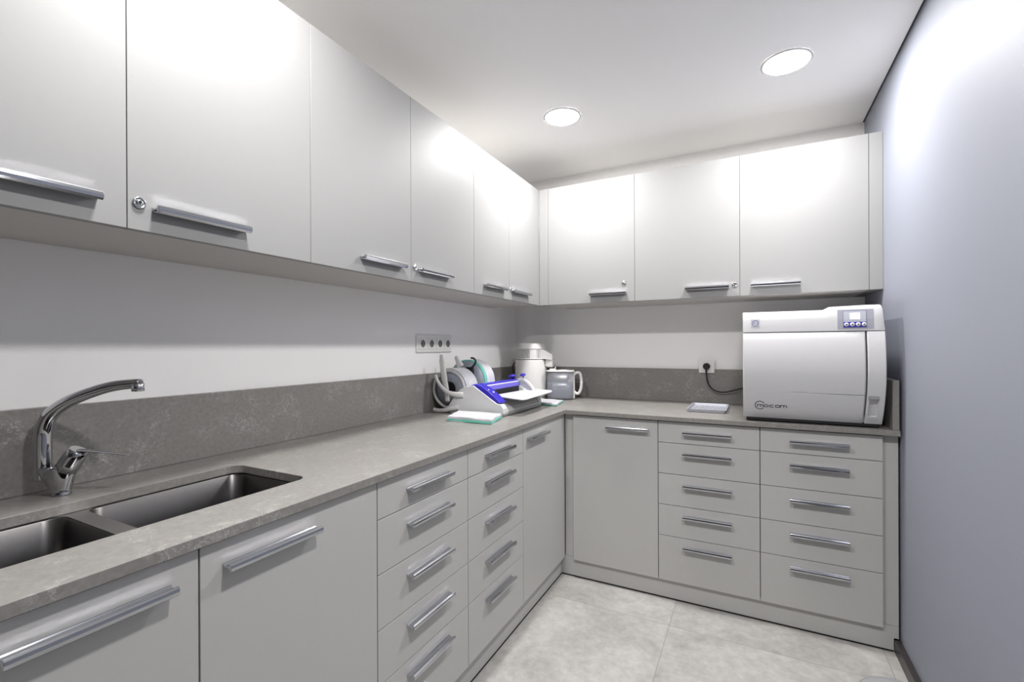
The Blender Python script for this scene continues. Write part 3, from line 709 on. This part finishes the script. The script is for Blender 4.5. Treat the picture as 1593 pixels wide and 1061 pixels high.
def jug():
    cx, cy = 0.425, -0.205
    t = thing('water_jug', 'clear white-lidded jug half full of water beside the distiller', 'jug', (cx, cy, ZT + 0.0003), math.radians(20))
    w_, d_ = 0.086, 0.074
    b = MB(); n = 8
    def rr(k, z, r=0.045): return rrect(-w_ + k, w_ - k, -d_ + k, d_ - k, r, z, n)
    b.loft([rr(0.006, 0), rr(0.001, 0.006), rr(0, 0.02), rr(-0.001, 0.178), rr(0.0015, 0.178), rr(0.0025, 0.02), rr(0.008, 0.006)])
    b.build('container', 'clear', t)
    b = MB(); b.loft([rr(0.009, 0.0065), rr(0.0035, 0.02), rr(0.0028, 0.112)]); b.build('water', 'water', t)
    b = MB(); b.loft([rr(-0.004, 0.178), rr(-0.004, 0.1835), rr(-0.001, 0.186)])
    b.lathe([(0.030, 0.186), (0.029, 0.1895), (0.01, 0.190)], (0.02, 0, 0), n=24)
    b.loft([[(x, y, z) for x, y, _ in rrect(-0.070, -0.028, -0.02, 0.02, 0.008, 0)] for z in (0.186, 0.196)], smooth=False)
    b.lathe([(0.004, 0.194), (0.0035, 0.207), (0.002, 0.209)], (-0.032, 0, 0), n=12)
    b.build('lid', 'plast2', t)
    b = MB(); b.box(w_ - 0.026, w_ + 0.006, -0.026, 0.026, 0.004, 0.178)
    b.build('spine', 'plast2', t, bevel=0.005)
    b = MB(); pth = smooth_path([(w_ + 0.002, 0, 0.158), (w_ + 0.020, 0, 0.170), (w_ + 0.038, 0, 0.166), (w_ + 0.046, 0, 0.140), (w_ + 0.048, 0, 0.105), (w_ + 0.045, 0, 0.070), (w_ + 0.033, 0, 0.040), (w_ + 0.016, 0, 0.035), (w_ + 0.002, 0, 0.048)], 5)
    b.tube(pth, 0.0095, n=14, up=Vector((0, 1, 0)), flat=1.35); b.build('handle', 'plast2', t)
jug()

# ------------------------------------------------------------------ pouch packs
def pack(label, A, B, C_, D, h, layers):
    c = (Vector(A) + Vector(B) + Vector(C_) + Vector(D)) / 4
    t = thing('pouch_pack', label, 'pack of pouches', (c.x, c.y, ZT + 0.0003), 0, 'packs of sterilization pouches')
    z = 0
    for i, (m_, th, k) in enumerate(layers):
        b = MB(); loops = []
        def inset(p, kk, dz):
            q = Vector(p) - c; return (q.x * kk, q.y * kk, dz)
        for kk, dz in ((k, z), (k * 1.006, z + th * 0.5), (k, z + th)):
            L = []
            Q = [A, B, C_, D]
            for a_, b_ in zip(Q, Q[1:] + Q[:1]):
                for s in range(6):
                    p = Vector(a_).lerp(Vector(b_), s / 6)
                    v = inset(p, kk, dz); wv = 0.0016 * math.sin(s * 1.3 + i * 2 + z * 300)
                    L.append((v[0] + wv, v[1] - wv, v[2] + 0.0012 * math.sin(s * 1.9 + i) * (1 if dz > 0.001 else 0)))
            loops.append(L)
        b.loft(loops, smooth=False); b.build('green_film_stack' if m_ == 'green' else 'paper_stack', m_, t)
        z += th - 0.0004
pack('large stack of white and green pouches on the worktop in front of the heat sealer', (0.284, -1.262), (0.519, -1.262), (0.470, -1.078), (0.225, -1.085), 0.02, [('paper', 0.003, 0.98), ('green', 0.010, 1.0), ('paper', 0.007, 0.985), ('paper', 0.004, 0.965)])
pack('small stack of white and green pouches on the worktop in front of the jug', (0.372, -0.535), (0.545, -0.575), (0.505, -0.365), (0.335, -0.345), 0.015, [('paper', 0.003, 0.97), ('green', 0.005, 1.0), ('paper', 0.004, 0.98), ('paper', 0.003, 0.96)])

# ------------------------------------------------------------------ heat sealer
def sealer():
    t = thing('heat_sealer', 'white heat sealing machine with a blue press bar and white tray', 'heat sealer', (0.29, -0.82, ZT + 0.0003))
    T = Matrix.Translation(-Vector((0.29, -0.82, ZT)))
    z = lambda v: v
    y0, y1 = -1.050, -0.595
    # base
    b = MB(); b.prism([(0.262, 0.906), (0.462, 0.906), (0.462, 0.925), (0.445, 0.940), (0.385, 0.968), (0.262, 0.968)], 'y', y0 + 0.012, y1 - 0.012, T); b.build('base', 'grey', t, bevel=0.003)
    b = MB(); b.prism([(0.262, 0.9003), (0.458, 0.9003), (0.464, 0.917), (0.262, 0.917)], 'y', y0 - 0.002, y1 + 0.002, T); b.prism([(0.150, 0.9003), (0.262, 0.9003), (0.262, 0.917), (0.150, 0.917)], 'y', y0 - 0.002, y0 + 0.016, T); b.build('foot_frame', 'dgrey', t, bevel=0.003)
    ch = [(0.125, 0.916), (0.150, 0.950), (0.190, 1.005), (0.215, 1.024), (0.250, 1.040), (0.292, 1.046), (0.318, 1.030), (0.425, 0.963), (0.450, 0.958), (0.462, 0.940), (0.464, 0.912), (0.410, 0.908), (0.150, 0.908)]
    for ya, yb in ((y0, y0 + 0.045), (y1 - 0.030, y1)):
        near = ya < -1
        b = MB(); b.prism(ch, 'y', ya if near else yb - 0.016, ya + 0.016 if near else yb, T)
        b.prism([(0.262, 0.912), (0.262, 1.040)] + [(p[0] - 0.001, p[1] - 0.001) for p in ch[5:11]] + [(0.409, 0.912)], 'y', ya + 0.0155 if near else ya, yb if near else yb - 0.0155, T)
        b.build('side_cheek', 'plast', t, bevel=0.003)
    # rear trough
    b = MB(); b.prism([(0.263, 0.969), (0.285, 0.969), (0.285, 1.030), (0.270, 1.030)], 'y', y0 + 0.04, y1 - 0.02, T); b.build('rear_cover', 'lgrey', t, bevel=0.003)
    # blue near cover lying on the sloped cheek
    b = MB(); b.prism([(0.268, 1.044), (0.292, 1.052), (0.325, 1.046), (0.360, 1.030), (0.405, 0.998), (0.443, 0.966), (0.420, 0.962), (0.318, 1.026), (0.292, 1.042)], 'y', y0 + 0.006, y0 + 0.072, T); o = b.build('end_cover', 'bluep', t, bevel=0.003)
    b = MB(); b.lathe([(0.006, 0), (0.006, 0.003), (0.004, 0.004)], n=16, M=T @ Matrix.Translation((0.385, y0 + 0.040, 1.0125)) @ Matrix.Rotation(math.radians(37), 4, 'Y')); b.lathe([(0.004, 0), (0.004, 0.003)], n=16, M=T @ Matrix.Translation((0.368, y0 + 0.022, 1.0245)) @ Matrix.Rotation(math.radians(33), 4, 'Y')); b.build('indicator', 'plast', o)
    # press bar
    b = MB(); b.prism([(0.272, 1.044), (0.296, 1.053), (0.318, 1.051), (0.330, 1.043), (0.322, 1.036), (0.280, 1.034)], 'y', y0 + 0.06, y1 + 0.006, T); o = b.build('press_bar', 'bluep', t, bevel=0.003)
    b = MB(); b.prism([(0.326, 1.040), (0.334, 1.038), (0.340, 1.018), (0.330, 1.010), (0.318, 1.014)], 'y', y0 + 0.06, y1 - 0.02, T); b.build('front_lip', 'bluel', o, bevel=0.002)
    b = MB(); b.prism([(0.3295, 1.0445), (0.3325, 1.0425), (0.3325, 1.0385), (0.3285, 1.0385)], 'y', y0 + 0.07, y1 - 0.02, T); b.build('white_line', 'plast', o)
    b = MB(); b.prism([(0.262, 1.040), (0.276, 1.047), (0.276, 1.038), (0.262, 1.032)], 'y', y0 + 0.045, y1 + 0.004, T); b.build('rear_rail', 'plast', t, bevel=0.001)
    b = MB(); b.box(0.285, 0.335, y0 + 0.06, y1 - 0.03, 0.986, 1.012, T); b.build('seal_jaw', 'dark', t, bevel=0.002)
    # far end arch
    b = MB(); b.prism([(0.290, 1.046), (0.330, 1.056), (0.358, 1.052), (0.385, 1.038), (0.408, 1.016), (0.424, 0.990), (0.414, 0.986), (0.398, 1.008), (0.376, 1.028), (0.352, 1.041), (0.328, 1.044)], 'y', y1 - 0.020, y1 + 0.004, T); b.build('end_arch', 'plast', t, bevel=0.002)
    b = MB(); b.prism([(0.325, 0.988), (0.338, 1.038), (0.356, 1.036), (0.384, 1.018), (0.405, 0.990)], 'y', y1 - 0.012, y1 - 0.006, T); b.build('clear_guard', 'lcdf', t)
    # white tray
    tp = [(0.350, -0.960, 0.992), (0.535, -0.995, 0.984), (0.545, -0.960, 0.984), (0.524, -0.590, 0.986), (0.500, -0.530, 0.987), (0.370, -0.530, 0.992)]
    b = MB(); b.add([(x, y, q - 0.006) for x, y, q in tp] + tp,
                    [(0, 1, 2, 3, 4, 5), (6, 11, 10, 9, 8, 7)] + [(i, 6 + i, 6 + (i + 1) % 6, (i + 1) % 6) for i in range(6)], T)
    b.build('tray', 'plast', t, bevel=0.002)
    # blue knobs on the far end
    for kx, kz, r in ((0.292, 1.069, 0.023), (0.360, 1.078, 0.016)):
        b = MB(); b.lathe([(0.004, -0.018), (0.004, -0.008), (r, -0.006), (r * 1.05, 0.0), (r * 0.8, 0.006), (r * 0.3, 0.009)], n=24, M=T @ Matrix.Translation((kx, y1 + -0.03, kz)) @ Matrix.Rotation(math.radians(-12 if r > .014 else 20), 4, 'Y')); b.build('knob', 'bluep', t)
    # roll holder: near side plate arm, hub, levers, foot
    b = MB()
    b.tube(smooth_path([(0.235, -1.052, 0.998), (0.192, -1.060, 0.999), (0.150, -1.070, 1.010), (0.112, -1.074, 1.040), (0.090, -1.074, 1.070), (0.078, -1.072, 1.095)], 6), [0.0145 - 0.0003 * min(q, 20) for q in range(31)], n=12, M=T, flat=0.6, up=Vector((0, 1, 0)))
    b.build('roll_arm', 'lgrey', t)
    b = MB(); b.tube(smooth_path([(0.205, -1.052, 0.934), (0.165, -1.056, 0.925), (0.130, -1.058, 0.916), (0.085, -1.058, 0.911), (0.055, -1.058, 0.915)], 6), [0.013 - 0.0002 * min(q, 14) for q in range(25)], n=12, M=T, flat=0.6, up=Vector((0, 1, 0))); b.build('roll_foot', 'lgrey', t)
    return t
sealer()

def roll(label, c, r, w_, main, edge, hubc, flange, extra=None):
    t = thing('pouch_roll', label, 'roll of pouch film', (c[0], c[1], c[2]), 0, 'rolls of pouch film on the sealer')
    b = MB(); b.lathe([(r * 0.36, 0.002), (r, 0.002), (r * 1.002, 0.004), (r * 1.002, w_ - 0.004), (r, w_ - 0.002), (r * 0.36, w_ - 0.002)], ax='y', n=64, cap0=False, cap1=False); b.build('wound_film', main, t)
    b = MB(); b.lathe([(r * 0.36, 0.0008), (r * 0.94, 0.0008), (r * 0.94, 0.003), (r * 0.36, 0.003)], ax='y', n=64, cap0=False, cap1=False); b.build('film_edge', 'film', t)
    b = MB(); b.lathe([(r * 0.94, 0.0009), (r * 0.995, 0.0009), (r * 1.004, 0.003), (r * 1.004, 0.02), (r * 0.99, 0.02)], ax='y', n=64, cap0=False, cap1=False); b.build('outer_layer', edge, t)
    b = MB(); b.lathe([(r * 0.36, 0.0), (r * 0.36, w_)], ax='y', n=40, cap0=False, cap1=False)
    b.lathe([(r * 0.33, w_), (r * 0.33, 0.0), (r * 0.36, 0.0)], ax='y', n=40, cap0=False, cap1=False); b.build('core', hubc, t)
    if extra: extra(t)
    return t
def roll1_extra(t):
    # grey holder disc with spokes on the near side, clamping levers
    b = MB(); R = 0.100
    b.lathe([(R * 0.90, -0.004), (R, -0.006), (R * 1.01, -0.012), (R * 0.99, -0.013), (R * 0.88, -0.008)], ax='y', n=64, cap0=False, cap1=False)
    b.build('flange', 'lgrey', t)
    b = MB(); b.tube([(-0.045, -0.046, 0.070), (-0.045, -0.004, 0.070)], 0.013, n=20); b.build('hub', 'dgrey', t)
    b = MB(); b.tube(smooth_path([(0.010, -0.034, -0.062), (0.004, -0.036, 0.0), (-0.008, -0.036, 0.055), (-0.019, -0.034, 0.110), (-0.028, -0.030, 0.162), (-0.031, -0.030, 0.178)], 4), [0.014] * 4 + [0.016] * 4 + [0.018] * 4 + [0.017] * 4 + [0.013] * 4 + [0.006], n=12, flat=0.4, up=Vector((0, 1, 0))); b.build('lever', 'lgrey', t)
    b = MB(); b.tube(smooth_path([(0.000, 0.104, 0.108), (-0.014, 0.104, 0.132), (-0.026, 0.104, 0.155), (-0.032, 0.104, 0.168)], 4), [0.022, 0.022, 0.021, 0.020, 0.018, 0.016, 0.015, 0.014, 0.014, 0.013, 0.012, 0.010, 0.005], n=12, flat=0.4, up=Vector((0, 1, 0))); b.build('lever', 'lgrey', t)
roll('white roll of pouch film behind the near end of the heat sealer, with grey levers', (0.129, -1.019, 1.022), 0.107, 0.108, 'paper', 'paper', 'sockd', True, roll1_extra)
def roll2_extra(t):
    b = MB(); b.tube(smooth_path([(0.030, -0.010, 0.070), (0.055, -0.016, 0.088), (0.066, -0.014, 0.108), (0.050, -0.006, 0.124), (0.028, 0.0, 0.127)], 6), 0.005, n=10)
    b.box(0.008, 0.048, -0.022, -0.004, 0.036, 0.078); b.build('black_clip', 'dark', t)
roll('green-edged roll of pouch film with a black clip, behind the heat sealer', (0.142, -0.875, 1.052), 0.117, 0.105, 'paper', 'green', 'lgrey', False, roll2_extra)

# ------------------------------------------------------------------ bin by the blue wall
t = thing('waste_bin', 'grey round waste bin on the floor by the blue wall, only its rim in view', 'bin', (1.880, -1.452, 0.0005))
b = MB(); b.lathe([(0.085, 0), (0.088, 0.004), (0.100, 0.285), (0.103, 0.288), (0.103, 0.296), (0.099, 0.2975)], n=48, cap1=False); b.build('bucket', 'binm', t)
b = MB(); b.lathe([(0.0995, 0.2972), (0.096, 0.300), (0.06, 0.303), (0.01, 0.304)], n=48, cap0=True); b.build('bin_lid', 'binm', t)
